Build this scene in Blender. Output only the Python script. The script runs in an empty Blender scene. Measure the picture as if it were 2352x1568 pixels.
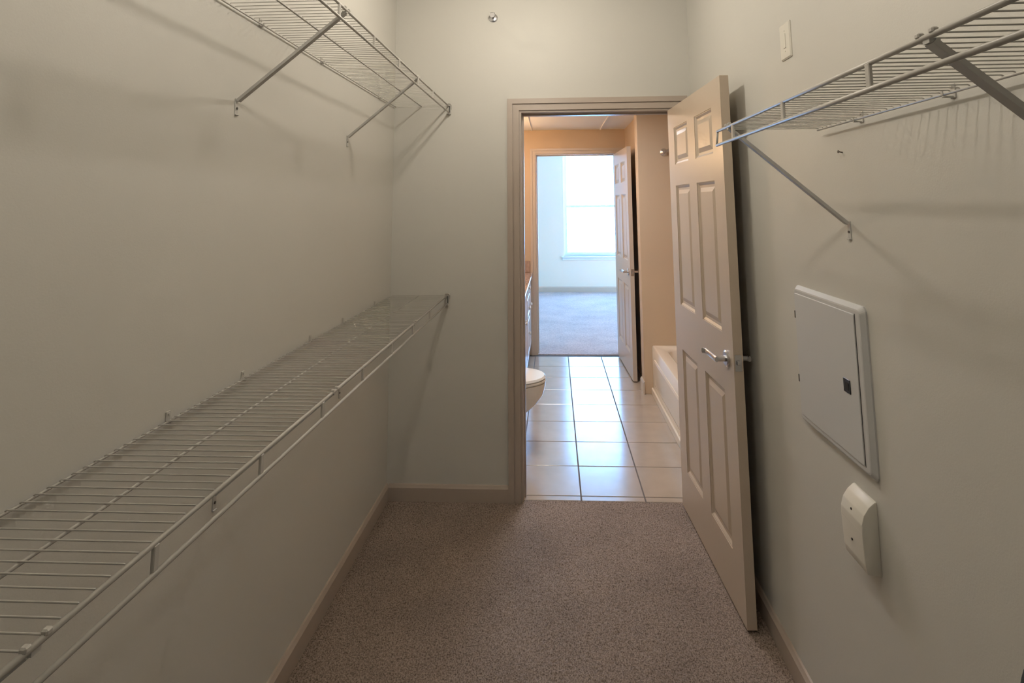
import bpy, bmesh, math, random
import numpy as np
from mathutils import Vector, Matrix

random.seed(7)
scene = bpy.context.scene
col = scene.collection

# ------------------------------------------------------------------ camera
W, H = 2352.0, 1568.0
F_PX, CX, CY, CAM_Z = 1249.9654, 1211.4558, 321.5003, 1.53
cam_data = bpy.data.cameras.new('camera')
cam_data.sensor_fit = 'HORIZONTAL'
cam_data.sensor_width = 36.0
cam_data.lens = F_PX * 36.0 / W
cam_data.shift_x = (W / 2 - CX) / W
cam_data.shift_y = (CY - H / 2) / W
cam_data.clip_start = 0.02
cam_data.clip_end = 400
cam = bpy.data.objects.new('camera', cam_data)
col.objects.link(cam)
rt = Vector((0.99879474, 0.04840706, -0.00811316)).normalized()
fw = Vector((-0.04710569, 0.99182283, 0.11861084)).normalized()
up = rt.cross(fw)
m = Matrix((rt, up, -fw)).transposed().to_4x4()
m.translation = Vector((0, 0, CAM_Z))
cam.matrix_world = m
scene.camera = cam

# ------------------------------------------------------------------ light and exposure
scene.view_settings.view_transform = 'Standard'
scene.view_settings.look = 'None'
scene.view_settings.exposure = 0.0
scene.view_settings.gamma = 1.0
scene.view_settings.use_curve_mapping = False

world = bpy.data.worlds.new('sky')
scene.world = world
world.use_nodes = True
bg = world.node_tree.nodes['Background']
bg.inputs['Color'].default_value = (0.21, 0.50, 1.0, 1)
bg.inputs['Strength'].default_value = 23.0

sun_l = bpy.data.lights.new('sun', 'SUN'); sun_l.energy = 125.0; sun_l.angle = math.radians(0.6); sun_l.color = (1.0, 0.70, 0.42)
sun = bpy.data.objects.new('sun', sun_l); col.objects.link(sun)
sun.rotation_euler = (0, math.radians(30), 0)      # high sun from the right, warms the bedroom through the added side window

def area(name, loc, rot, sx, sy, power, colr, portal=False):
    l = bpy.data.lights.new(name, 'AREA')
    l.shape = 'RECTANGLE'; l.size = sx; l.size_y = sy
    l.energy = power; l.color = colr
    if portal: l.cycles.is_portal = True
    o = bpy.data.objects.new(name, l); col.objects.link(o)
    o.location = loc; o.rotation_euler = rot
    return o

def bulb(name, loc, power, colr, r=0.05):
    l = bpy.data.lights.new(name, 'POINT')
    l.energy = power; l.color = colr; l.shadow_soft_size = r
    o = bpy.data.objects.new(name, l); col.objects.link(o)
    o.location = loc
    return o

CLOSET_COL = (1.0, 0.915, 0.80)
CLOSET_W = 16.0
BATH_COL = (1.0, 0.66, 0.36)
WIN = (0.165, 1.40, 0.62, 2.90)     # x0 x1 z0 z1 of the bedroom window
W2 = (7.2, 8.6, 0.62, 2.60)         # y0 y1 z0 z1 of an unseen side window added to brighten the bedroom
area('added_window_portal', (3.30, (W2[0]+W2[1])/2, (W2[2]+W2[3])/2), (0, math.radians(90), 0), W2[3]-W2[2], W2[1]-W2[0], 1, (1, 1, 1), True)
area('window_portal', ((WIN[0]+WIN[1])/2, 9.93, (WIN[2]+WIN[3])/2), (math.radians(-90), 0, 0), WIN[1]-WIN[0], WIN[3]-WIN[2], 1, (1, 1, 1), True)

# ------------------------------------------------------------------ materials
def mat(name, rgb, rough=0.6, metal=0.0, spec=0.5, noise=0.0, nscale=20.0, bump=0.0, bscale=200.0, coat=0.0):
    mt = bpy.data.materials.new(name); mt.use_nodes = True
    nt = mt.node_tree; b = nt.nodes['Principled BSDF']
    b.inputs['Base Color'].default_value = (*rgb, 1)
    b.inputs['Roughness'].default_value = rough
    b.inputs['Metallic'].default_value = metal
    b.inputs['Specular IOR Level'].default_value = spec
    if coat: b.inputs['Coat Weight'].default_value = coat; b.inputs['Coat Roughness'].default_value = 0.08
    geo = nt.nodes.new('ShaderNodeNewGeometry')
    if noise > 0:
        n = nt.nodes.new('ShaderNodeTexNoise'); n.inputs['Scale'].default_value = nscale
        n.inputs['Detail'].default_value = 4
        nt.links.new(geo.outputs['Position'], n.inputs['Vector'])
        r = nt.nodes.new('ShaderNodeMapRange')
        r.inputs['From Min'].default_value = 0.3; r.inputs['From Max'].default_value = 0.7
        r.inputs['To Min'].default_value = 1 - noise; r.inputs['To Max'].default_value = 1 + noise
        nt.links.new(n.outputs['Fac'], r.inputs['Value'])
        v = nt.nodes.new('ShaderNodeVectorMath'); v.operation = 'SCALE'
        v.inputs[0].default_value = rgb
        nt.links.new(r.outputs['Result'], v.inputs['Scale'])
        nt.links.new(v.outputs['Vector'], b.inputs['Base Color'])
    if bump > 0:
        n2 = nt.nodes.new('ShaderNodeTexNoise'); n2.inputs['Scale'].default_value = bscale
        n2.inputs['Detail'].default_value = 3
        nt.links.new(geo.outputs['Position'], n2.inputs['Vector'])
        bp = nt.nodes.new('ShaderNodeBump'); bp.inputs['Strength'].default_value = bump
        bp.inputs['Distance'].default_value = 0.002
        nt.links.new(n2.outputs['Fac'], bp.inputs['Height'])
        nt.links.new(bp.outputs['Normal'], b.inputs['Normal'])
    return mt

def emit(name, rgb, s):
    mt = bpy.data.materials.new(name); mt.use_nodes = True
    nt = mt.node_tree; b = nt.nodes['Principled BSDF']
    b.inputs['Base Color'].default_value = (0.9, 0.9, 0.9, 1)
    b.inputs['Emission Color'].default_value = (*rgb, 1)
    b.inputs['Emission Strength'].default_value = s
    return mt

M = {}
M['wall'] = mat('wall_paint', (0.60, 0.585, 0.535), 0.55, spec=0.4, noise=0.012, nscale=2.0, bump=0.10, bscale=260)
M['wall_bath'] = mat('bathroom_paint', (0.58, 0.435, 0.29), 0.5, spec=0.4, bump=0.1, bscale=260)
M['wall_bed'] = mat('bedroom_paint', (0.88, 0.78, 0.63), 0.6, spec=0.3, bump=0.1, bscale=260)
M['ceiling'] = mat('ceiling_paint', (0.80, 0.77, 0.70), 0.7, spec=0.2, bump=0.15, bscale=180)
M['trim'] = mat('trim_paint', (0.44, 0.37, 0.31), 0.35, spec=0.5)
M['door'] = mat('door_paint', (0.56, 0.465, 0.365), 0.32, spec=0.5, bump=0.04, bscale=120)
M['wire'] = mat('white_vinyl_wire', (0.50, 0.48, 0.44), 0.38, spec=0.5)
M['brace'] = mat('brace_steel_paint', (0.48, 0.47, 0.44), 0.35, spec=0.5)
M['chrome'] = mat('satin_chrome', (0.62, 0.62, 0.64), 0.22, metal=1.0)
M['dark'] = mat('dark_recess', (0.02, 0.02, 0.02), 0.6)
M['screw'] = mat('screw_head', (0.10, 0.09, 0.08), 0.5, metal=0.4)
M['panel'] = mat('panel_enamel', (0.57, 0.57, 0.56), 0.45, spec=0.4, bump=0.03, bscale=400)
M['plastic'] = mat('white_plastic', (0.72, 0.69, 0.61), 0.4)
M['latch'] = mat('black_plastic', (0.012, 0.014, 0.016), 0.35)
M['tile'] = mat('ceramic_tile', (0.42, 0.345, 0.275), 0.17, spec=1.0, noise=0.05, nscale=9, bump=0.05, bscale=40)
M['grout'] = mat('grout', (0.12, 0.10, 0.085), 0.85)
M['porcelain'] = mat('porcelain', (0.74, 0.70, 0.62), 0.12, spec=0.5)
M['tub'] = mat('tub_enamel', (0.72, 0.64, 0.52), 0.15, spec=0.5)
M['vanity'] = mat('vanity_paint', (0.60, 0.50, 0.43), 0.3, spec=0.5)
M['counter'] = mat('brown_counter', (0.40, 0.27, 0.20), 0.12, spec=0.5, noise=0.15, nscale=30)
M['knob'] = mat('white_knob', (0.82, 0.78, 0.72), 0.15)
M['window'] = mat('window_vinyl', (0.85, 0.85, 0.84), 0.35)
M['charcoal'] = mat('charcoal_cloth', (0.022, 0.03, 0.033), 0.7, bump=0.2, bscale=500)

gl = bpy.data.materials.new('window_glass'); gl.use_nodes = True
nt = gl.node_tree; nt.nodes.remove(nt.nodes['Principled BSDF'])
tr = nt.nodes.new('ShaderNodeBsdfTransparent'); tr.inputs['Color'].default_value = (0.96, 0.98, 0.98, 1)
gs = nt.nodes.new('ShaderNodeBsdfGlossy'); gs.inputs['Roughness'].default_value = 0.0
mx = nt.nodes.new('ShaderNodeMixShader')
mx.inputs['Fac'].default_value = 0.04; nt.links.new(tr.outputs[0], mx.inputs[1]); nt.links.new(gs.outputs[0], mx.inputs[2])
nt.links.new(mx.outputs[0], nt.nodes['Material Output'].inputs['Surface'])
M['glass'] = gl

def carpet_mat(name, rgb, rgb2, fine):
    mt = bpy.data.materials.new(name); mt.use_nodes = True
    nt = mt.node_tree; b = nt.nodes['Principled BSDF']
    b.inputs['Roughness'].default_value = 0.95
    b.inputs['Specular IOR Level'].default_value = 0.1
    b.inputs['Sheen Weight'].default_value = 0.15
    geo = nt.nodes.new('ShaderNodeNewGeometry')
    n = nt.nodes.new('ShaderNodeTexNoise'); n.inputs['Scale'].default_value = fine; n.inputs['Detail'].default_value = 3
    n2 = nt.nodes.new('ShaderNodeTexNoise'); n2.inputs['Scale'].default_value = 3.2; n2.inputs['Detail'].default_value = 3
    for q in (n, n2): nt.links.new(geo.outputs['Position'], q.inputs['Vector'])
    rp = nt.nodes.new('ShaderNodeValToRGB')
    rp.color_ramp.elements[0].position = 0.32; rp.color_ramp.elements[0].color = (*rgb2, 1)
    rp.color_ramp.elements[1].position = 0.62; rp.color_ramp.elements[1].color = (*rgb, 1)
    nt.links.new(n.outputs['Fac'], rp.inputs['Fac'])
    mr = nt.nodes.new('ShaderNodeMapRange')
    mr.inputs['From Min'].default_value = 0.3; mr.inputs['From Max'].default_value = 0.7
    mr.inputs['To Min'].default_value = 0.88; mr.inputs['To Max'].default_value = 1.1
    nt.links.new(n2.outputs['Fac'], mr.inputs['Value'])
    v = nt.nodes.new('ShaderNodeVectorMath'); v.operation = 'SCALE'
    nt.links.new(rp.outputs['Color'], v.inputs[0]); nt.links.new(mr.outputs['Result'], v.inputs['Scale'])
    nt.links.new(v.outputs['Vector'], b.inputs['Base Color'])
    return mt
M['carpet'] = carpet_mat('closet_carpet', (0.36, 0.285, 0.235), (0.115, 0.083, 0.062), 190)
M['carpet_bed'] = carpet_mat('bedroom_carpet', (0.50, 0.41, 0.38), (0.36, 0.29, 0.27), 60)

# ------------------------------------------------------------------ helpers
def finish(name, bm, m, parent=None, smooth=False, bevel=0.0, seg=1, loc=None, rot=None):
    if bevel > 0:
        bmesh.ops.bevel(bm, geom=list(bm.edges), offset=bevel, segments=seg, affect='EDGES', profile=0.5, clamp_overlap=True)
    bmesh.ops.recalc_face_normals(bm, faces=list(bm.faces))
    me = bpy.data.meshes.new(name)
    bm.to_mesh(me); bm.free()
    if isinstance(m, (list, tuple)):
        for q in m: me.materials.append(q)
    else: me.materials.append(m)
    if smooth:
        for p in me.polygons: p.use_smooth = True
    o = bpy.data.objects.new(name, me); col.objects.link(o)
    if parent is not None: o.parent = parent
    if loc is not None: o.location = loc
    if rot is not None: o.rotation_euler = rot
    return o

def box(bm, x0, x1, y0, y1, z0, z1):
    x0, x1 = min(x0, x1), max(x0, x1); y0, y1 = min(y0, y1), max(y0, y1); z0, z1 = min(z0, z1), max(z0, z1)
    v = [bm.verts.new(c) for c in ((x0,y0,z0),(x1,y0,z0),(x1,y1,z0),(x0,y1,z0),(x0,y0,z1),(x1,y0,z1),(x1,y1,z1),(x0,y1,z1))]
    for f in ((3,2,1,0),(4,5,6,7),(0,1,5,4),(1,2,6,5),(2,3,7,6),(3,0,4,7)):
        bm.faces.new([v[i] for i in f])
    return v

def bx(name, dims, m, parent=None, bevel=0.0, seg=1, **k):
    bm = bmesh.new(); box(bm, *dims)
    return finish(name, bm, m, parent, bevel=bevel, seg=seg, **k)

def tube(bm, pts, r, seg=8, cap=True):
    pts = [Vector(p) for p in pts]
    rings = []
    n = len(pts)
    rr = r if isinstance(r, (list, tuple)) else [r] * n
    prev = None
    for i, p in enumerate(pts):
        if i == 0: d = pts[1] - pts[0]
        elif i == n - 1: d = pts[-1] - pts[-2]
        else: d = (pts[i+1] - p).normalized() + (p - pts[i-1]).normalized()
        d.normalize()
        a = Vector((0, 0, 1)) if abs(d.z) < 0.9 else Vector((1, 0, 0))
        if prev is not None: a = prev
        s = d.cross(a).normalized(); t = s.cross(d).normalized(); prev = t
        rings.append([bm.verts.new(p + (s * math.cos(2*math.pi*k/seg) + t * math.sin(2*math.pi*k/seg)) * rr[i]) for k in range(seg)])
    for a, b in zip(rings, rings[1:]):
        for k in range(seg):
            bm.faces.new((a[k], a[(k+1) % seg], b[(k+1) % seg], b[k]))
    if cap:
        bm.faces.new(rings[0][::-1]); bm.faces.new(rings[-1])

def loft(bm, loops, cap0=True, cap1=True):
    rings = [[bm.verts.new(p) for p in L] for L in loops]
    n = len(rings[0])
    for a, b in zip(rings, rings[1:]):
        for k in range(n): bm.faces.new((a[k], a[(k+1) % n], b[(k+1) % n], b[k]))
    if cap0: bm.faces.new(rings[0][::-1])
    if cap1: bm.faces.new(rings[-1])

def rrect(x0, x1, y0, y1, z, r, n=5):
    out = []
    for cx, cy, a0 in ((x1-r, y1-r, 0), (x0+r, y1-r, 90), (x0+r, y0+r, 180), (x1-r, y0+r, 270)):
        for k in range(n + 1):
            a = math.radians(a0 + 90.0 * k / n)
            out.append((cx + r*math.cos(a), cy + r*math.sin(a), z))
    return out

def ellipse(cx, cy, a, b, z, n=28, p=2.0):
    out = []
    for k in range(n):
        t = 2*math.pi*k/n
        c, s = math.cos(t), math.sin(t)
        out.append((cx + a*math.copysign(abs(c)**(2/p), c), cy + b*math.copysign(abs(s)**(2/p), s), z))
    return out

def empty(name, loc, label, cat, group=None):
    o = bpy.data.objects.new(name, None); col.objects.link(o)
    o.location = loc; o.empty_display_size = 0.1
    return tag(o, label, cat, group)

def tag(o, label, cat=None, group=None, kind=None):
    o['label'] = label
    if cat: o['category'] = cat
    if group: o['group'] = group
    if kind: o['kind'] = kind
    return o

def struct(o, label, cat):
    return tag(o, label, cat, kind='structure')

def smooth_by_angle(o, deg=35):
    me = o.data
    for p in me.polygons: p.use_smooth = True
    try: me.set_sharp_from_angle(angle=math.radians(deg))
    except Exception: pass
    return o

XL, XR, YE = -0.9013, 0.7666, 3.02
XA, XB2 = -0.177, 0.676          # closet doorway opening
OPEN_H = 2.046
WT = 0.12                        # wall thickness
YBK = -1.6                       # back wall of closet
HC = 2.74                        # closet ceiling
HB = 2.33                        # bathroom ceiling
YW = 5.8135                      # bathroom far wall
BXL, BXR = -0.77, 1.55           # bathroom side walls
XD0, XD1 = -0.183, 0.672         # bedroom doorway
OPEN2 = 2.062
YF = 9.86                        # bedroom far wall
BDL, BDR, HD = -2.4, 3.2, 3.05

# ------------------------------------------------------------------ closet shell
struct(bx('wall_left', (XL-WT, XL, YBK-WT, YE, 0, HC+.1), M['wall']), 'long beige painted wall carrying the two wire shelves on the left', 'wall')
struct(bx('wall_right', (XR, XR+WT, YBK-WT, YE, 0, HC+.1), M['wall']), 'beige painted wall with the breaker panel on the right', 'wall')
struct(bx('wall_back', (XL, XR, YBK-WT, YBK, 0, HC+.1), M['wall']), 'beige wall behind the camera closing the closet', 'wall')
bm = bmesh.new()
box(bm, XL-WT, XA-.012, YE, YE+WT, 0, HC+.1)
box(bm, XB2+.012, XR+WT, YE, YE+WT, 0, HC+.1)
box(bm, XA-.012, XB2+.012, YE, YE+WT, OPEN_H+.012, HC+.1)
struct(finish('wall_front', bm, M['wall']), 'grey beige end wall of the closet around the open doorway', 'wall')
struct(bx('ceiling', (XL-WT, XR+WT, YBK-WT, YE+WT, HC, HC+.1), M['ceiling']), 'flat ceiling over the closet', 'ceiling')

fl = bx('floor', (XL, XR, YBK, YE+.022, -.05, -.004), M['carpet'])
struct(fl, 'beige brown carpeted closet floor', 'floor')
# carpet pile: one relief mesh
def pile(name, x0, x1, y0, y1, step, amp, m, parent):
    nx, ny = int((x1-x0)/step), int((y1-y0)/step)
    rng = np.random.default_rng(3)
    xs = np.linspace(x0, x1, nx); ys = np.linspace(y0, y1, ny)
    X, Y = np.meshgrid(xs, ys)
    X = X + rng.uniform(-.35, .35, X.shape)*step; Y = Y + rng.uniform(-.35, .35, X.shape)*step
    X = np.clip(X, x0, x1)
    Y = np.minimum(Y, y1 + .004*rng.uniform(0, 1, X.shape))
    Z = rng.uniform(-amp, amp, X.shape) + rng.normal(0, amp*.4, X.shape)
    co = np.stack([X, Y, Z], -1).reshape(-1, 3).astype(np.float32)
    i = np.arange(nx*ny).reshape(ny, nx)
    q = np.stack([i[:-1, :-1], i[:-1, 1:], i[1:, 1:], i[1:, :-1]], -1).reshape(-1, 4)
    me = bpy.data.meshes.new(name)
    me.vertices.add(len(co)); me.vertices.foreach_set('co', co.ravel())
    me.loops.add(q.size); me.loops.foreach_set('vertex_index', q.ravel().astype(np.int32))
    me.polygons.add(len(q)); me.polygons.foreach_set('loop_start', (np.arange(len(q))*4).astype(np.int32))
    me.update(calc_edges=True); me.materials.append(m)
    o = bpy.data.objects.new(name, me); col.objects.link(o); o.parent = parent
    o['kind'] = 'stuff'
    return o
pile('carpet_pile', XL+.002, XR-.002, 1.1, YE+.020, 0.0042, 0.0026, M['carpet'], fl)

def baseboard(name, p0, p1, nrm, label, h=0.083, t=0.014, m='trim'):
    # profile extruded from p0 to p1, nrm points into the room
    prof = [(0, 0), (t, 0), (t, h-.016), (t*.75, h-.010), (t*.45, h-.002), (0, h)]
    bm = bmesh.new()
    a = [bm.verts.new((p0[0]+nrm[0]*u, p0[1]+nrm[1]*u, v)) for u, v in prof]
    b = [bm.verts.new((p1[0]+nrm[0]*u, p1[1]+nrm[1]*u, v)) for u, v in prof]
    n = len(prof)
    for k in range(n): bm.faces.new((a[k], a[(k+1) % n], b[(k+1) % n], b[k]))
    bm.faces.new(a[::-1]); bm.faces.new(b)
    return struct(finish(name, bm, M[m]), label, 'baseboard')
baseboard('baseboard_left', (XL, YBK), (XL, YE), (1, 0), 'painted baseboard along the wall under the wire shelves')
baseboard('baseboard_right', (XR, YBK), (XR, YE), (-1, 0), 'painted baseboard along the wall behind the open door')
baseboard('baseboard_front', (XL+.014, YE), (-.256, YE), (0, -1), 'short painted baseboard between corner and door casing')
baseboard('baseboard_back', (XL+.014, YBK), (XR-.014, YBK), (0, 1), 'painted baseboard on the wall behind the camera')

def casing(name, x0, x1, top, y, wdt, out, wall_t, label, right_w=None, m='trim'):
    # x0,x1 clear opening; casing on side y (facing -Y); jamb lining through the wall
    rw = right_w or wdt
    bm = bmesh.new()
    r = 0.0125
    wl, wr = wdt, rw
    def ring(f0, f1, o_):
        # one stepped band of the casing, legs mitred into the head by butting
        xl0, xl1 = x0-r-wl*f1, x0-r-wl*f0
        xr0, xr1 = x1+r+wr*f0, x1+r+wr*f1
        za, zb = top+r+wdt*f0, top+r+wdt*f1
        box(bm, xl0, xl1, y-o_, y, 0, zb)
        box(bm, xr0, xr1, y-o_, y, 0, zb)
        box(bm, xl1, xr0, y-o_, y, za, zb)
    ring(.0, .46, out*.8); ring(.46, .56, out*.5); ring(.56, 1.0, out)
    # jamb lining
    box(bm, x0-.012, x0, y-.004, y+wall_t, 0, top+.012); box(bm, x1, x1+.012, y-.004, y+wall_t, 0, top+.012)
    box(bm, x0, x1, y-.004, y+wall_t, top, top+.012)
    # stop
    box(bm, x0, x0+.010, y+.05, y+.085, 0, top-.010); box(bm, x1-.010, x1, y+.05, y+.085, 0, top-.010)
    box(bm, x0, x1, y+.05, y+.085, top-.010, top)
    return struct(finish(name, bm, M[m]), label, 'door casing')
casing('trim_1', XA, XB2, OPEN_H, YE, 0.066, 0.017, WT, 'stepped beige casing and jamb of the closet doorway', right_w=0.056)

# ------------------------------------------------------------------ bathroom shell
by0, by1 = YE+WT, YW
struct(bx('wall_left.001', (BXL-WT, BXL, by0, by1, 0, HC+.1), M['wall_bath']), 'tan bathroom wall behind the toilet and the vanity', 'wall')
struct(bx('wall_right.001', (BXR, BXR+WT, by0, by1, 0, HC+.1), M['wall_bath']), 'tan bathroom wall along the far side of the tub', 'wall')
bm = bmesh.new()
box(bm, XR+WT, BXR+WT, YE, by0, 0, HC+.1)
struct(finish('wall_back.001', bm, M['wall_bath']), 'bathroom wall at the near end of the tub', 'wall')
SX, SY0, SY1 = 0.716, 4.665, 4.80
bm = bmesh.new(); box(bm, SX, BXR, SY0, SY1, 0, HB)
struct(finish('wall_partition', bm, M['wall_bath'], bevel=.004, seg=2), 'narrow tan partition wall at the foot of the tub', 'wall')
struct(bx('wall_right.002', (0.765, 0.885, SY1, by1, 0, HB), M['wall_bath']), 'shaded bathroom wall behind the open bedroom door', 'wall')
bm = bmesh.new()
box(bm, BDL-WT, XD0-.012, YW, YW+WT, 0, HD+.1); box(bm, XD1+.012, BDR+WT, YW, YW+WT, 0, HD+.1)
box(bm, XD0-.012, XD1+.012, YW, YW+WT, OPEN2+.012, HD+.1)
bm.faces.ensure_lookup_table()
o = finish('wall_front.001', bm, [M['wall_bath'], M['wall_bed']])
for p in o.data.polygons:
    if p.normal.y > .5: p.material_index = 1
struct(o, 'tan wall between bathroom and bedroom around the far doorway', 'wall')
cb = bx('ceiling.001', (BXL, BXR, by0, by1, HB, HB+.1), M['ceiling'])
struct(cb, 'low bathroom ceiling seen through the doorway', 'ceiling')
bx('ceiling_strip', (-.236, -.222, 4.80, YW-.02, HB-.008, HB), M['ceiling'], cb, bevel=.002)  # slim strips running in depth along the ceiling
bx('ceiling_strip', (.498, .514, 4.80, YW-.02, HB-.010, HB), M['ceiling'], cb, bevel=.002)
casing('trim_2', XD0, XD1, OPEN2, YW, 0.054, 0.016, WT, 'tan casing and jamb of the bedroom doorway', m='door')
baseboard('baseboard_right.001', (SX, SY0-.012), (SX, SY1), (-1, 0), 'little baseboard return on the end of the bathroom partition', h=.10, m='door')

flb = bx('floor.001', (BXL, BXR, YE+.022, YW+.01, -.05, -.0025), M['grout'])
struct(flb, 'glossy cream tiled bathroom floor with dark joints', 'floor')
T = 0.3333; G = 0.0030
x_lines = [0.122 + T*k for k in range(-3, 5)]
y_lines = [3.092 + T*k for k in range(-1, 9)]
shared = None
full = None
def tile_mesh(w, l):
    bm = bmesh.new(); box(bm, 0, w, 0, l, -.008, 0)
    top = [e for e in bm.edges if all(v.co.z > -.001 for v in e.verts)]
    bmesh.ops.bevel(bm, geom=top, offset=.0018, segments=1, affect='EDGES')
    bmesh.ops.recalc_face_normals(bm, faces=list(bm.faces))
    me = bpy.data.meshes.new('tile'); bm.to_mesh(me); bm.free(); me.materials.append(M['tile']); return me
full = tile_mesh(T-2*G, T-2*G)
for ix in range(len(x_lines)-1):
    for iy in range(len(y_lines)-1):
        a0, a1 = max(x_lines[ix], BXL), min(x_lines[ix+1], 0.785 if y_lines[iy] < SY0 else 0.765)
        b0, b1 = max(y_lines[iy], YE+.024), min(y_lines[iy+1], YW+.012)
        if a1-a0 < .02 or b1-b0 < .015: continue
        if abs(a1-a0-T) < 1e-3 and abs(b1-b0-T) < 1e-3: me = full
        else: me = tile_mesh(a1-a0-2*G, b1-b0-2*G)
        o = bpy.data.objects.new('tile', me); col.objects.link(o); o.parent = flb
        o.location = (a0+G, b0+G, random.uniform(-.0004, .0003))
        o.rotation_euler = (random.uniform(-.0012, .0012), random.uniform(-.0012, .0012), 0)

# ------------------------------------------------------------------ bedroom shell
fb = bx('floor.002', (BDL, BDR, YW+.012, YF, -.05, 0.004), M['carpet_bed'])
struct(fb, 'pale carpeted bedroom floor beyond the far doorway', 'floor')
struct(bx('wall_left.002', (BDL-WT, BDL, YW+WT, YF, 0, HD+.1), M['wall_bed']), 'left wall of the bedroom', 'wall')
bm = bmesh.new()
box(bm, BDR, BDR+WT, YW+WT, W2[0], 0, HD+.1); box(bm, BDR, BDR+WT, W2[1], YF, 0, HD+.1)
box(bm, BDR, BDR+WT, W2[0], W2[1], 0, W2[2]); box(bm, BDR, BDR+WT, W2[0], W2[1], W2[3], HD+.1)
struct(finish('wall_right.003', bm, M['wall_bed']), 'right wall of the bedroom', 'wall')
bm = bmesh.new()
x0, x1, z0, z1 = WIN
box(bm, BDL-WT, x0, YF, YF+.14, 0, HD+.1); box(bm, x1, BDR+WT, YF, YF+.14, 0, HD+.1)
box(bm, x0, x1, YF, YF+.14, 0, z0); box(bm, x0, x1, YF, YF+.14, z1, HD+.1)
struct(finish('wall_front.002', bm, M['wall_bed']), 'pale bedroom wall with the bright window', 'wall')
struct(bx('ceiling.002', (BDL-WT, BDR+WT, YW, YF+.14, HD, HD+.1), M['ceiling']), 'bedroom ceiling', 'ceiling')
baseboard('baseboard_front.001', (BDL, YF), (BDR, YF), (0, -1), 'cream baseboard under the bedroom window', h=.10, m='door')

wf = bmesh.new(); fy0, fy1 = YF+.06, YF+.12
t = .035
box(wf, x0, x0+t, fy0, fy1, z0, z1); box(wf, x1-t, x1, fy0, fy1, z0, z1)
box(wf, x0+t, x1-t, fy0, fy1, z0, z0+t); box(wf, x0+t, x1-t, fy0, fy1, z1-t, z1)
win = struct(finish('window_1', wf, M['window']), 'tall bright bedroom window above a low sill', 'window')
zm = 1.50
for (a, b_, yy) in ((z0+t, zm+.02, fy0+.004), (zm-.02, z1-t, fy0+.032)):
    sb = bmesh.new(); s = .03
    box(sb, x0+t, x0+t+s, yy, yy+.024, a, b_); box(sb, x1-t-s, x1-t, yy, yy+.024, a, b_)
    box(sb, x0+t+s, x1-t-s, yy, yy+.024, a, a+s); box(sb, x0+t+s, x1-t-s, yy, yy+.024, b_-s, b_)
    so = finish('sash', sb, M['window'], win)
    bx('pane', (x0+t+s, x1-t-s, yy+.010, yy+.014, a+s, b_-s), M['glass'], so)
bx('window_sill', (x0-.045, x1+.045, YF-.035, YF+.06, z0-.022, z0), M['window'], win, bevel=.004)
bx('window_apron', (x0-.03, x1+.03, YF-.012, YF, z0-.065, z0-.022), M['window'], win, bevel=.003)

wf = bmesh.new(); q0, q1 = BDR+.05, BDR+.10
box(wf, q0, q1, W2[0], W2[0]+t, W2[2], W2[3]); box(wf, q0, q1, W2[1]-t, W2[1], W2[2], W2[3])
box(wf, q0, q1, W2[0]+t, W2[1]-t, W2[2], W2[2]+t); box(wf, q0, q1, W2[0]+t, W2[1]-t, W2[3]-t, W2[3])
win2 = struct(finish('added_window', wf, M['window']), 'added side window letting sun into the bedroom, unseen right of the doorway', 'window')
bx('pane', (q0+.02, q0+.024, W2[0]+t, W2[1]-t, W2[2]+t, W2[3]-t), M['glass'], win2)

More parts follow.
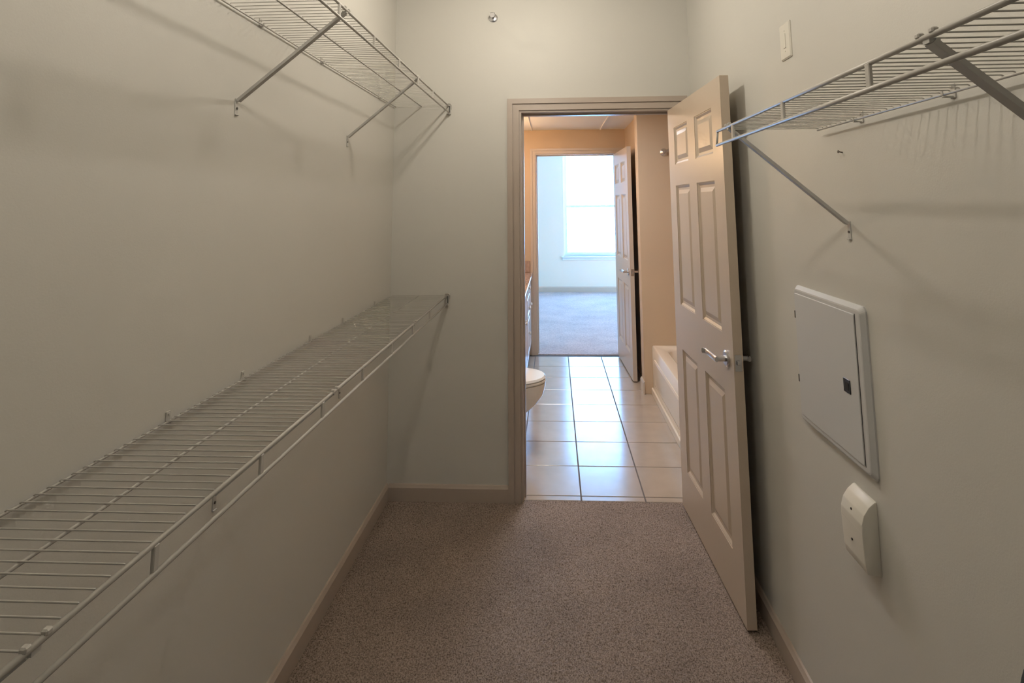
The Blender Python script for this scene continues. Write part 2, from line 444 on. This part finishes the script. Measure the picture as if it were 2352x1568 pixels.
# ------------------------------------------------------------------ doors
def make_door(name, hinge, rotz, width, height, label):
    """local: x from hinge to free edge, slab from y=0 to y=.036 ; y=0 is the visible face"""
    D = .036
    root = bpy.data.objects.new(name, None)
    s1, s2 = .115, .115
    pw = (width - 2*s1 - s2)/2
    cols_ = [(s1, s1+pw), (s1+pw+s2, width-s1)]
    rows = [(.215, .800), (1.020, 1.625), (1.735, 1.930)]
    z0 = .012
    bm = bmesh.new()
    xs = [0, s1, s1+pw, s1+pw+s2, width-s1, width]
    zs = [z0, .215, .800, 1.020, 1.625, 1.735, 1.930, height]
    holes = {(1, 1), (3, 1), (1, 3), (3, 3), (1, 5), (3, 5)}
    V = {}
    for side, y in ((0, 0.0), (1, D)):
        for i, x in enumerate(xs):
            for k, z in enumerate(zs): V[side, i, k] = bm.verts.new((x, y, z))
    for side in (0, 1):
        for i in range(5):
            for k in range(7):
                if (i, k) in holes: continue
                bm.faces.new((V[side, i, k], V[side, i+1, k], V[side, i+1, k+1], V[side, i, k+1]))
    for (i, k) in holes:
        q = [(i, k), (i+1, k), (i+1, k+1), (i, k+1)]
        for a, b in zip(q, q[1:]+q[:1]):
            bm.faces.new((V[0, a[0], a[1]], V[0, b[0], b[1]], V[1, b[0], b[1]], V[1, a[0], a[1]]))
    for k in range(7):
        for i in (0, 5): bm.faces.new((V[0, i, k], V[0, i, k+1], V[1, i, k+1], V[1, i, k]))
    for i in range(5):
        for k in (0, 7): bm.faces.new((V[0, i, k], V[0, i+1, k], V[1, i+1, k], V[1, i, k]))
    slab = finish(name, bm, M['door'])
    slab.location = hinge; slab.rotation_euler = (0, 0, rotz)
    bpy.data.objects.remove(root)
    struct(slab, label, 'door')
    for (a, b) in cols_:
        for (c, d) in rows:
            bm = bmesh.new()
            def L(off, y): return [(a+off, y, c+off), (b-off, y, c+off), (b-off, y, d-off), (a+off, y, d-off)]
            loft(bm, [L(-.0005, D/2), L(-.0005, .0025), L(.004, .0030), L(.013, .0095), L(.024, .0100), L(.042, .0035), L(.044, .0030)], cap0=True, cap1=True)
            loft(bm, [L(-.0005, D/2), L(-.0005, D-.0025), L(.004, D-.0030), L(.013, D-.0095), L(.024, D-.0100), L(.042, D-.0035), L(.044, D-.0030)], cap0=True, cap1=True)
            finish('panel', bm, M['door'], slab)
    # lever sets
    hx, hz = width-.066, .930
    for s in (-1, 1):
        base = 0.0 if s < 0 else D
        bm = bmesh.new()
        tube(bm, [(hx, base, hz), (hx, base+s*.006, hz), (hx, base+s*.010, hz)], [.031, .031, .026], 24)
        hd = smooth_by_angle(finish('door_handle', bm, M['chrome'], slab))
        bm = bmesh.new()
        tube(bm, [(hx, base+s*.010, hz), (hx, base+s*.044, hz)], [.0115, .0105], 16)
        # lever blade: loft of flattened sections from neck to tip
        secs = []
        for (x, y, w, h) in ((0.012, .046, .0075, .011), (-.006, .047, .008, .0115), (-.045, .047, .006, .0105), (-.085, .048, .0048, .0105), (-.108, .052, .0042, .011), (-.122, .060, .003, .011)):
            secs.append([(hx+x, base+s*(y+w*math.cos(q)), hz+h*math.sin(q)) for q in [2*math.pi*j/12 for j in range(12)]])
        loft(bm, secs)
        smooth_by_angle(finish('lever', bm, M['chrome'], hd))
    bm = bmesh.new(); box(bm, width-.0005, width+.0012, .005, D-.005, hz-.030, hz+.030)
    lp = finish('latch_plate', bm, M['chrome'], slab)
    bm = bmesh.new(); box(bm, width+.0012, width+.009, .011, D-.011, hz-.007, hz+.009)
    finish('latch_bolt', bm, M['chrome'], lp, bevel=.002)
    for z in (.20, 1.03, 1.84):
        bm = bmesh.new(); tube(bm, [(-.004, D+.003, z-.045), (-.004, D+.003, z+.045)], .006, 10)
        box(bm, -.0012, 0, .004, D+.003, z-.043, z+.043)
        finish('hinge', bm, M['chrome'], slab)
    return slab
# local +x -> world direction from hinge to free edge ; local y=0 face is the one seen (left, -X side)
def door_at(name, hx, hy, fx, fy, height, label):
    dx, dy = fx-hx, fy-hy
    w = math.hypot(dx, dy)
    return make_door(name, (hx, hy, 0), math.atan2(dy, dx), w, height, label)
# local x points to -Y, so local +y points to +X
door_at('door_1', 0.634, 3.006, 0.6705, 2.178, 2.042, 'open six panel closet door swung against the wall with the breaker panel')
door_at('door_2', 0.632, 5.795, 0.664, 4.950, 2.052, 'open six panel bedroom door at the far doorway')

# ------------------------------------------------------------------ wire shelves
SP = 0.0245
def wire_shelf(name, wx, s, z, y0, y1, depth, ties, braces, clips, label, mid=.156, back=.009, end_bracket=True, open_end=False, brace_drop=.262):
    """s=+1: grows towards +X from wall at wx. Local origin on the wall at (wx, y0, z)."""
    root = empty(name, (wx, y0, z), label, 'shelf', 'white wire closet shelves')
    def P(d, y, zz): return (s*d, y-y0, zz)
    def rod(nm, d, zz, r, ya=y0, yb=y1, seg=10):
        bm = bmesh.new(); tube(bm, [P(d, ya, zz), P(d, yb, zz)], r, seg)
        return finish(nm, bm, M['wire'], root, smooth=True)
    rod('back_rod', back, -.0045, .0026)
    rod('middle_rod', mid, -.0040, .0032)
    rod('front_rod', depth, -.0034, .0041)
    rod('hang_rod', depth+.004, -.0435, .0042)
    # one cross wire mesh shared by all
    bm = bmesh.new()
    tube(bm, [P(back, y0, -.006), P(back, y0, -.001), P(back+.003, y0, .0005), P(depth-.012, y0, .0005), P(depth-.003, y0, .0004)], .00125, 6)
    bmesh.ops.recalc_face_normals(bm, faces=list(bm.faces))
    me = bpy.data.meshes.new('cross_wire'); bm.to_mesh(me); bm.free(); me.materials.append(M['wire'])
    for p in me.polygons: p.use_smooth = True
    n = int((y1-y0-.008)/SP)
    for k in range(n+1):
        o = bpy.data.objects.new('cross_wire', me); col.objects.link(o); o.parent = root
        o.location = (0, (y1-y0) - .006 - SP*k, 0)
    bm = bmesh.new(); yy = 0
    def tie(y):
        bm = bmesh.new()
        a, b = s*(depth-.001), s*(depth+.005)
        box(bm, a, b, y-y0-.0055, y-y0+.0055, -.043, -.004)
        return finish('rod_tie', bm, M['wire'], root, bevel=.0012)
    for y in ties: tie(y)
    for y in braces:
        bm = bmesh.new()
        # channel: bent strip from the front rod down to the wall
        hw = .008
        top = Vector((s*(depth-.004), 0, -.010)); bot = Vector((s*.006, 0, -brace_drop))
        d = (bot-top).normalized(); nrm = Vector((0, 1, 0)).cross(d)
        if nrm.z > 0: nrm = -nrm
        # U profile in (y, nrm)
        prof = [(-hw, 0), (-hw, .008), (-hw+.0015, .008), (-hw+.0015, .0015), (hw-.0015, .0015), (hw-.0015, .008), (hw, .008), (hw, 0)]
        A = [bm.verts.new(top + Vector((0, y-y0+a, 0)) - nrm*b + nrm*.004) for a, b in prof]
        B = [bm.verts.new(bot + Vector((0, y-y0+a, 0)) - nrm*b + nrm*.004) for a, b in prof]
        for k in range(8): bm.faces.new((A[k], A[(k+1) % 8], B[(k+1) % 8], B[k]))
        bm.faces.new(A[::-1]); bm.faces.new(B)
        # flat tongue wrapping over the front rod
        box(bm, s*(depth-.012), s*(depth+.002), y-y0-.006, y-y0+.006, -.012, -.0065)
        br = finish('support_brace', bm, M['brace'], root)
        bm = bmesh.new()
        box(bm, 0, s*.0022, y-y0-.0075, y-y0+.0075, -brace_drop-.040, -brace_drop+.006)
        box(bm, 0, s*.006, y-y0-.0075, y-y0+.0075, -brace_drop-.042, -brace_drop-.039)
        ft = finish('brace_foot', bm, M['brace'], br, bevel=.0006)
        bm = bmesh.new(); tube(bm, [P(.002, y, -brace_drop-.022), P(.0045, y, -brace_drop-.022)], .0033, 10)
        finish('screw', bm, M['screw'], br)
        # ear clips above the rod
        bm = bmesh.new()
        for dy in (-.013, .013):
            box(bm, s*(depth-.004), s*(depth+.005), y-y0+dy-.0045, y-y0+dy+.0045, -.002, .0055)
        finish('rod_clip', bm, M['wire'], br, bevel=.0018)
    for y in clips:
        bm = bmesh.new()
        box(bm, 0, s*.003, y-y0-.007, y-y0+.007, -.012, .016)
        box(bm, 0, s*(back+.004), y-y0-.003, y-y0+.003, -.011, -.0072)
        box(bm, s*(back+.003), s*(back+.0055), y-y0-.003, y-y0+.003, -.0072, .003)
        c = finish('wall_clip', bm, M['wire'], root, bevel=.0008)
        bm = bmesh.new(); tube(bm, [P(.003, y, .010), P(.0055, y, .010)], .003, 8)
        finish('clip_screw', bm, M['wire'], c)
    if end_bracket:
        L = y1-y0
        bm = bmesh.new()
        # cup holding both rods, screwed to the end wall
        box(bm, s*(depth-.010), s*(depth+.014), L-.002, L+.004, -.052, .008)
        tube(bm, [P(depth+.016, y1-.004, -.018), P(depth+.017, y1-.004, .000), P(depth+.010, y1-.004, .0095), P(depth-.006, y1-.004, .0095)], .0022, 6)
        box(bm, s*(depth-.008), s*(depth+.012), L-.018, L-.002, -.0535, -.049)
        e = finish('end_bracket', bm, M['wire'], root)
        bm = bmesh.new()
        box(bm, s*(depth+.006), s*(depth+.0085), L-.010, L-.002, -.040, -.004)
        finish('bracket_slot', bm, M['latch'], e)
    if open_end:
        bm = bmesh.new()
        tube(bm, [P(depth, y1-.001, -.003), P(depth+.004, y1-.001, -.0435)], .0032, 8)
        finish('end_link', bm, M['wire'], root, smooth=True)
    return root

# lower left
wire_shelf('wire_shelf', XL, 1, 1.047, .28, YE-.005, .312,
           [.831-.29*1, .831, 1.121, 1.410, 1.701, 1.995, 2.290, 2.60],
           [.647, 1.487, 2.325], [.86, 1.285, 1.590, 2.025, 2.34, 2.75],
           'lower of the two white wire shelves on the left wall, at waist height')
# upper left
wire_shelf('wire_shelf', XL, 1, 2.094, .28, YE-.005, .312,
           [.55, .84, 1.13, 1.43, 1.724, 2.016, 2.31, 2.60],
           [.647, 1.487, 2.325], [.86, 1.20, 1.589, 2.034, 2.738],
           'upper of the two white wire shelves on the left wall, seen from below')
# right
wire_shelf('wire_shelf', XR, -1, 1.738, .20, 1.566, .297,
           [.52, .811, 1.115, 1.427],
           [.685, 1.470], [.76, 1.061, 1.373],
           'white wire shelf on the right wall above the breaker panel', end_bracket=False, open_end=True, mid=.186, back=.018)

# ------------------------------------------------------------------ wall fittings in the closet
# breaker panel
bp = empty('breaker_panel', (XR, 1.62, 1.07), 'large flat white breaker panel cover with black latch on the right wall', 'breaker panel')
def yz_rr(y0, y1, z0, z1, x, r, n=5):
    return [(x, p[0], p[1]) for p in rrect(y0, y1, z0, z1, 0, r, n)]
bm = bmesh.new()
Y0, Y1, Z0, Z1 = -.200, .190, -.205, .203
loft(bm, [yz_rr(Y0, Y1, Z0, Z1, 0, .016), yz_rr(Y0, Y1, Z0, Z1, -.004, .016), yz_rr(Y0+.010, Y1-.010, Z0+.010, Z1-.010, -.014, .012), yz_rr(Y0+.014, Y1-.014, Z0+.014, Z1-.014, -.0150, .010)])
finish('cover', bm, M['panel'], bp, smooth=False)
bm = bmesh.new()
loft(bm, [yz_rr(-.168, .172, -.180, .180, -.0148, .004), yz_rr(-.168, .172, -.180, .180, -.0172, .004), yz_rr(-.167, .171, -.179, .179, -.0180, .004)])
dr = finish('door', bm, M['panel'], bp)
bx('door_gap', (-.0153, -.0149, -.1705, -.1680, -.182, .182), M['dark'], bp)
bx('latch', (-.0200, -.0178, -.131, -.098, -.026, .009), M['latch'], dr, bevel=.001)
bx('latch_slot', (-.0206, -.0200, -.124, -.108, -.019, .000), M['dark'], dr)
for z in (.115, -.075):
    bx('hinge_pin', (-.0195, -.0150, .170, .1755, z-.011, z+.011), M['screw'], bp, bevel=.001)

# sloped white box below the panel
wb = empty('chime_box', (XR, 1.49, .73), 'small white box with sloped top and two screws below the breaker panel', 'wall box')
bm = bmesh.new()
prof = [(0, .083), (.006, .0815), (.020, .070), (.033, .052), (.040, .030), (.040, .010), (.038, -.060), (.034, -.079), (0, -.084)]
a = [bm.verts.new((-u, -.047, v)) for u, v in prof]; b = [bm.verts.new((-u, .050, v)) for u, v in prof]
for k in range(len(prof)): bm.faces.new((a[k], a[(k+1) % len(prof)], b[(k+1) % len(prof)], b[k]))
bm.faces.new(a[::-1]); bm.faces.new(b)
o = finish('cover', bm, M['plastic'], wb, bevel=.0025, seg=2)
smooth_by_angle(o, 40)
for (u, z) in ((.0365, .042), (.0398, -.028)):
    bm = bmesh.new(); tube(bm, [(-u+.001, .004, z), (-u-.0012, .004, z)], .0028, 10)
    finish('screw', bm, M['screw'], wb)

# blank plate high on right wall
wp = empty('wall_plate', (XR, 1.767, 2.055), 'small white blank wall plate high on the right wall above the shelf end', 'wall plate')
bm = bmesh.new()
loft(bm, [yz_rr(-.038, .038, -.060, .060, 0, .004), yz_rr(-.038, .038, -.060, .060, -.003, .004), yz_rr(-.034, .034, -.056, .056, -.0065, .003)])
finish('plate', bm, M['plastic'], wp)
bx('rocker', (-.0085, -.0062, -.008, .008, -.024, .024), M['plastic'], wp, bevel=.0006)
for z in (-.034, .034):
    bm = bmesh.new(); tube(bm, [(-.006, 0, z), (-.0078, 0, z)], .0028, 8); finish('screw', bm, M['plastic'], wp)

# nail in the right wall
bm = bmesh.new(); tube(bm, [(0, 0, 0), (-.010, 0, .002)], [.0018, .0018], 8); tube(bm, [(-.010, 0, .002), (-.0115, 0, .0022)], .004, 10)
tag(finish('nail', bm, M['screw'], loc=(XR, 1.477, 1.662)), 'tiny nail in the right wall below the wire shelf', 'nail')

# sprinkler head on end wall
sp = empty('sprinkler_head', (-.335, YE, 2.601), 'small chrome sidewall sprinkler head high on the end wall', 'sprinkler')
bm = bmesh.new()
tube(bm, [(0, 0, 0), (0, -.004, 0), (0, -.010, 0)], [.027, .026, .015], 24)
smooth_by_angle(finish('escutcheon', bm, M['chrome'], sp))
bm = bmesh.new(); tube(bm, [(0, -.008, 0), (0, -.030, 0)], [.009, .008], 12)
for sx in (-1, 1): tube(bm, [(sx*.008, -.024, 0), (sx*.011, -.038, 0), (sx*.006, -.052, 0), (0, -.056, 0)], .0022, 6)
smooth_by_angle(finish('frame', bm, M['chrome'], sp))
bm = bmesh.new(); tube(bm, [(0, -.030, 0), (0, -.052, 0)], .0022, 8); finish('glass_bulb', bm, M['dark'], sp)
bm = bmesh.new(); tube(bm, [(0, -.056, 0), (0, -.0575, 0)], .015, 20)
box(bm, -.014, .014, -.0575, -.040, .012, .0135)
finish('deflector', bm, M['chrome'], sp)

# dark object peeking in at the lower right
bg_ = bmesh.new()
loops = []
for (x, k) in ((0, 0), (-.02, 0), (-.030, .008), (-.034, .020)):
    loops.append([(x, p[0], p[1]) for p in rrect(-.26+k, .222-k, -.30+k, .320-k, 0, .14-k*.5, 8)])
loft(bg_, loops)
o = finish('wall_bag', bg_, M['charcoal'], loc=(XR, .80, .545))
smooth_by_angle(o, 50)
tag(o, 'dark charcoal rounded case hanging flat on the right wall at the picture corner', 'bag')

# closet ceiling lights
for i, y in enumerate((.80, 2.20)):
    cl = empty('ceiling_light', (-.14, y, HC), ('ceiling light nearer the end wall, above the frame', 'ceiling light nearer the camera, above the frame')[1-i], 'light', 'closet ceiling lights')
    bm = bmesh.new(); tube(bm, [(0, 0, 0), (0, 0, -.012), (0, 0, -.022)], [.075, .075, .05], 28)
    smooth_by_angle(finish('canopy', bm, M['chrome'], cl))
    bm = bmesh.new(); tube(bm, [(0, 0, -.020), (0, 0, -.085)], [.022, .020], 16)
    smooth_by_angle(finish('socket', bm, M['plastic'], cl))
    bm = bmesh.new(); tube(bm, [(0, 0, -.2495), (0, 0, -.2555), (0, 0, -.262)], [.046, .046, .020], 28)
    smooth_by_angle(finish('light_block_disc', bm, M['chrome'], cl))  # opaque disc added under the bulb to dim its steep downward light
    bm = bmesh.new()
    for k in range(3):
        a = math.radians(90+120*k); tube(bm, [(.030*math.cos(a), .030*math.sin(a), -.020), (.060*math.cos(a), .060*math.sin(a), -.10), (.060*math.cos(a), .060*math.sin(a), -.21), (.040*math.cos(a), .040*math.sin(a), -.250)], .0015, 6)
    finish('block_disc_rods', bm, M['chrome'], cl)  # rods holding the added disc
    bulb('closet_bulb', (-.14, y, 2.585), CLOSET_W, CLOSET_COL, .045)

# ------------------------------------------------------------------ bathroom fittings
# bathtub
tb = empty('bathtub', (.785, by0, 0), 'cream built-in bathtub with flat apron beyond the closet door', 'bathtub')
tx1, tl = BXR-.785-.004, SY0-by0
bm = bmesh.new()
loft(bm, [rrect(0, tx1, .001, tl-.001, .0, .006), rrect(0, tx1, .001, tl-.001, .372, .006), rrect(.008, tx1-.002, .003, tl-.003, .382, .008),
          rrect(.085, tx1-.06, .09, tl-.09, .382, .10), rrect(.10, tx1-.07, .105, tl-.105, .368, .10), rrect(.15, tx1-.12, .20, tl-.17, .08, .10)], cap0=True, cap1=True)
smooth_by_angle(finish('basin', bm, M['tub'], tb), 40)
bm = bmesh.new()
def XR_(y0, y1, z0, z1, x): return [(x, y0, z0), (x, y1, z0), (x, y1, z1), (x, y0, z1)]
loft(bm, [XR_(.10, tl-.12, .10, .30, .000), XR_(.10, tl-.12, .10, .30, -.006), XR_(.115, tl-.135, .115, .285, -.010)])
finish('apron_panel', bm, M['tub'], tb)
bx('skirt', (-.016, 0, .002, tl-.002, 0, .055), M['tub'], tb, bevel=.005, seg=2)

sr = empty('shower_rod', (.94, by0, 1.965), 'chrome shower curtain rod ending on the bathroom partition', 'shower rod')
bm = bmesh.new(); tube(bm, [(0, .002, 0), (0, SY0-by0-.002, 0)], .0125, 16); finish('rod', bm, M['chrome'], sr, smooth=True)
for y, s in ((0, 1), (SY0-by0, -1)):
    bm = bmesh.new(); tube(bm, [(0, y, 0), (0, y+s*.008, 0), (0, y+s*.03, 0)], [.034, .034, .016], 20)
    smooth_by_angle(finish('flange', bm, M['chrome'], sr))

# toilet, facing +X
tc = empty('toilet', (BXL, 3.72, 0), 'white toilet whose bowl juts in beside the doorway jamb', 'toilet')
def el(tip, back, bw, z, p=2.2, n=32):
    # egg shape: pointed towards +x
    cx = (tip+back)/2; a = (tip-back)/2
    out = []
    for k in range(n):
        t = 2*math.pi*k/n; c, s = math.cos(t), math.sin(t)
        out.append((cx + a*c, bw*(abs(s)**.9)*math.copysign(1, s)*(1-.10*c), z))
    return out
bm = bmesh.new()
loft(bm, [el(.50, .22, .105, 0), el(.50, .22, .105, .02), el(.485, .22, .095, .06), el(.505, .22, .098, .13), el(.565, .22, .118, .19),
          el(.640, .21, .150, .25), el(.683, .20, .172, .31), el(.697, .19, .182, .36), el(.699, .19, .184, .385), el(.690, .20, .176, .392)], cap1=True)
smooth_by_angle(finish('bowl', bm, M['porcelain'], tc), 50)
bm = bmesh.new(); loft(bm, [el(.700, .215, .186, .394), el(.703, .21, .188, .400), el(.700, .215, .186, .408)])
smooth_by_angle(finish('seat', bm, M['porcelain'], tc), 50)
bm = bmesh.new(); loft(bm, [el(.696, .20, .184, .4095), el(.700, .20, .187, .416), el(.692, .205, .180, .428), el(.60, .26, .12, .434)])
smooth_by_angle(finish('lid', bm, M['porcelain'], tc), 50)
bm = bmesh.new(); loft(bm, [rrect(.015, .19, -.20, .20, .385, .03), rrect(.008, .205, -.22, .22, .72, .03)])
smooth_by_angle(finish('tank', bm, M['porcelain'], tc), 50)
bm = bmesh.new(); loft(bm, [rrect(.004, .212, -.228, .228, .721, .03), rrect(.002, .215, -.231, .231, .745, .03), rrect(.012, .205, -.22, .22, .756, .03)])
smooth_by_angle(finish('tank_lid', bm, M['porcelain'], tc), 50)
bm = bmesh.new(); box(bm, .04, .24, -.10, .10, .20, .386); finish('tank_base', bm, M['porcelain'], tc, bevel=.02, seg=2)
bm = bmesh.new(); tube(bm, [(.207, .15, .66), (.225, .15, .66)], .008, 10); tube(bm, [(.222, .15, .66), (.222, .09, .655)], .005, 8)
finish('flush_lever', bm, M['chrome'], tc, smooth=True)

# vanity cabinet along the left wall
vy0, vy1 = 4.30, YW-.001
va = empty('vanity_cabinet', (BXL, vy0, 0), 'painted bathroom vanity cabinet with round white knobs left of the far doorway', 'cabinet')
VX = .502
bm = bmesh.new(); box(bm, .001, VX, 0, vy1-vy0, .09, .80); box(bm, .001, VX-.06, 0, vy1-vy0, 0, .09)
finish('body', bm, M['vanity'], va)
def front(nm, ya, yb, za, zb, knob):
    bm = bmesh.new()
    def L(o_, x): return [(x, ya-vy0+o_, za+o_), (x, yb-vy0-o_, za+o_), (x, yb-vy0-o_, zb-o_), (x, ya-vy0+o_, zb-o_)]
    ls = [L(0, VX), L(0, VX+.014), L(.004, VX+.018)]
    if zb-za > .2: ls += [L(.045, VX+.018), L(.052, VX+.011), L(.075, VX+.017)]
    loft(bm, ls)
    f = finish(nm, bm, M['vanity'], va)
    bm = bmesh.new(); ky, kz = knob
    tube(bm, [(VX+.016, ky-vy0, kz), (VX+.024, ky-vy0, kz), (VX+.029, ky-vy0, kz), (VX+.036, ky-vy0, kz), (VX+.040, ky-vy0, kz)], [.006, .006, .014, .015, .008], 16)
    smooth_by_angle(finish('knob', bm, M['knob'], f), 50)
front('drawer', 5.02, 5.48, .685, .790, (5.25, .755))
front('drawer', 5.02, 5.48, .470, .675, (5.25, .575))
front('drawer', 5.02, 5.48, .130, .460, (5.25, .345))
front('door', 4.33, 4.665, .130, .790, (4.63, .56))
front('door', 4.675, 5.01, .130, .790, (4.715, .56))
front('door', 5.49, 5.795, .130, .790, (5.53, .56))
ct = bx('vanity_counter', (BXL+.001, -.232, 4.28, YW-.001, .802, .830), M['counter'], bevel=.004)
tag(ct, 'brown polished vanity counter with low splash on top of the cabinet', 'counter')
bx('end_splash', (BXL+.001, -.262, YW-.022, YW-.001, .8305, .950), M['counter'], ct, bevel=.003)
bx('side_splash', (BXL+.001, BXL+.021, 4.28, YW-.022, .8305, .930), M['counter'], ct, bevel=.003)

# vanity light bar
vl = empty('vanity_light', (BXL, 4.95, 2.02), 'warm vanity light bar on the bathroom wall, hidden by the doorway jamb', 'light')
bx('back_plate', (0, .025, -.30, .30, -.05, .05), M['chrome'], vl, bevel=.005)
for dy in (-.2, 0, .2):
    bm = bmesh.new(); tube(bm, [(.025, dy, 0), (.055, dy, 0)], .018, 14); finish('socket', bm, M['chrome'], vl, smooth=True)
    bm = bmesh.new(); bmesh.ops.create_uvsphere(bm, u_segments=16, v_segments=10, radius=.045)
    bmesh.ops.translate(bm, verts=bm.verts, vec=(.095, dy, 0))
    finish('globe_bulb', bm, emit('vanity_glow', BATH_COL, 70.0), vl, smooth=True)
# flush ceiling light
fc = empty('bathroom_ceiling_light', (.16, 4.47, HB), 'flat glowing ceiling light just past the doorway head', 'light')
bx('frame', (-.28, .28, -.27, .335, -.006, 0), M['window'], fc, bevel=.002)
bx('diffuser', (-.26, .26, -.25, .325, -.010, -.006), emit('diffuser_glow', (1, .86, .74), 3.0), fc)

rl = empty('recessed_light', (.02, 3.80, HB), 'square recessed ceiling light between toilet and tub, hidden by the doorway head', 'light')
bx('trim_ring', (-.25, .25, -.25, .25, -.005, 0), M['window'], rl, bevel=.002)
bx('lens', (-.22, .22, -.22, .22, -.008, -.005), emit('lens_glow', (.88, .90, 1.0), 34.0), rl)
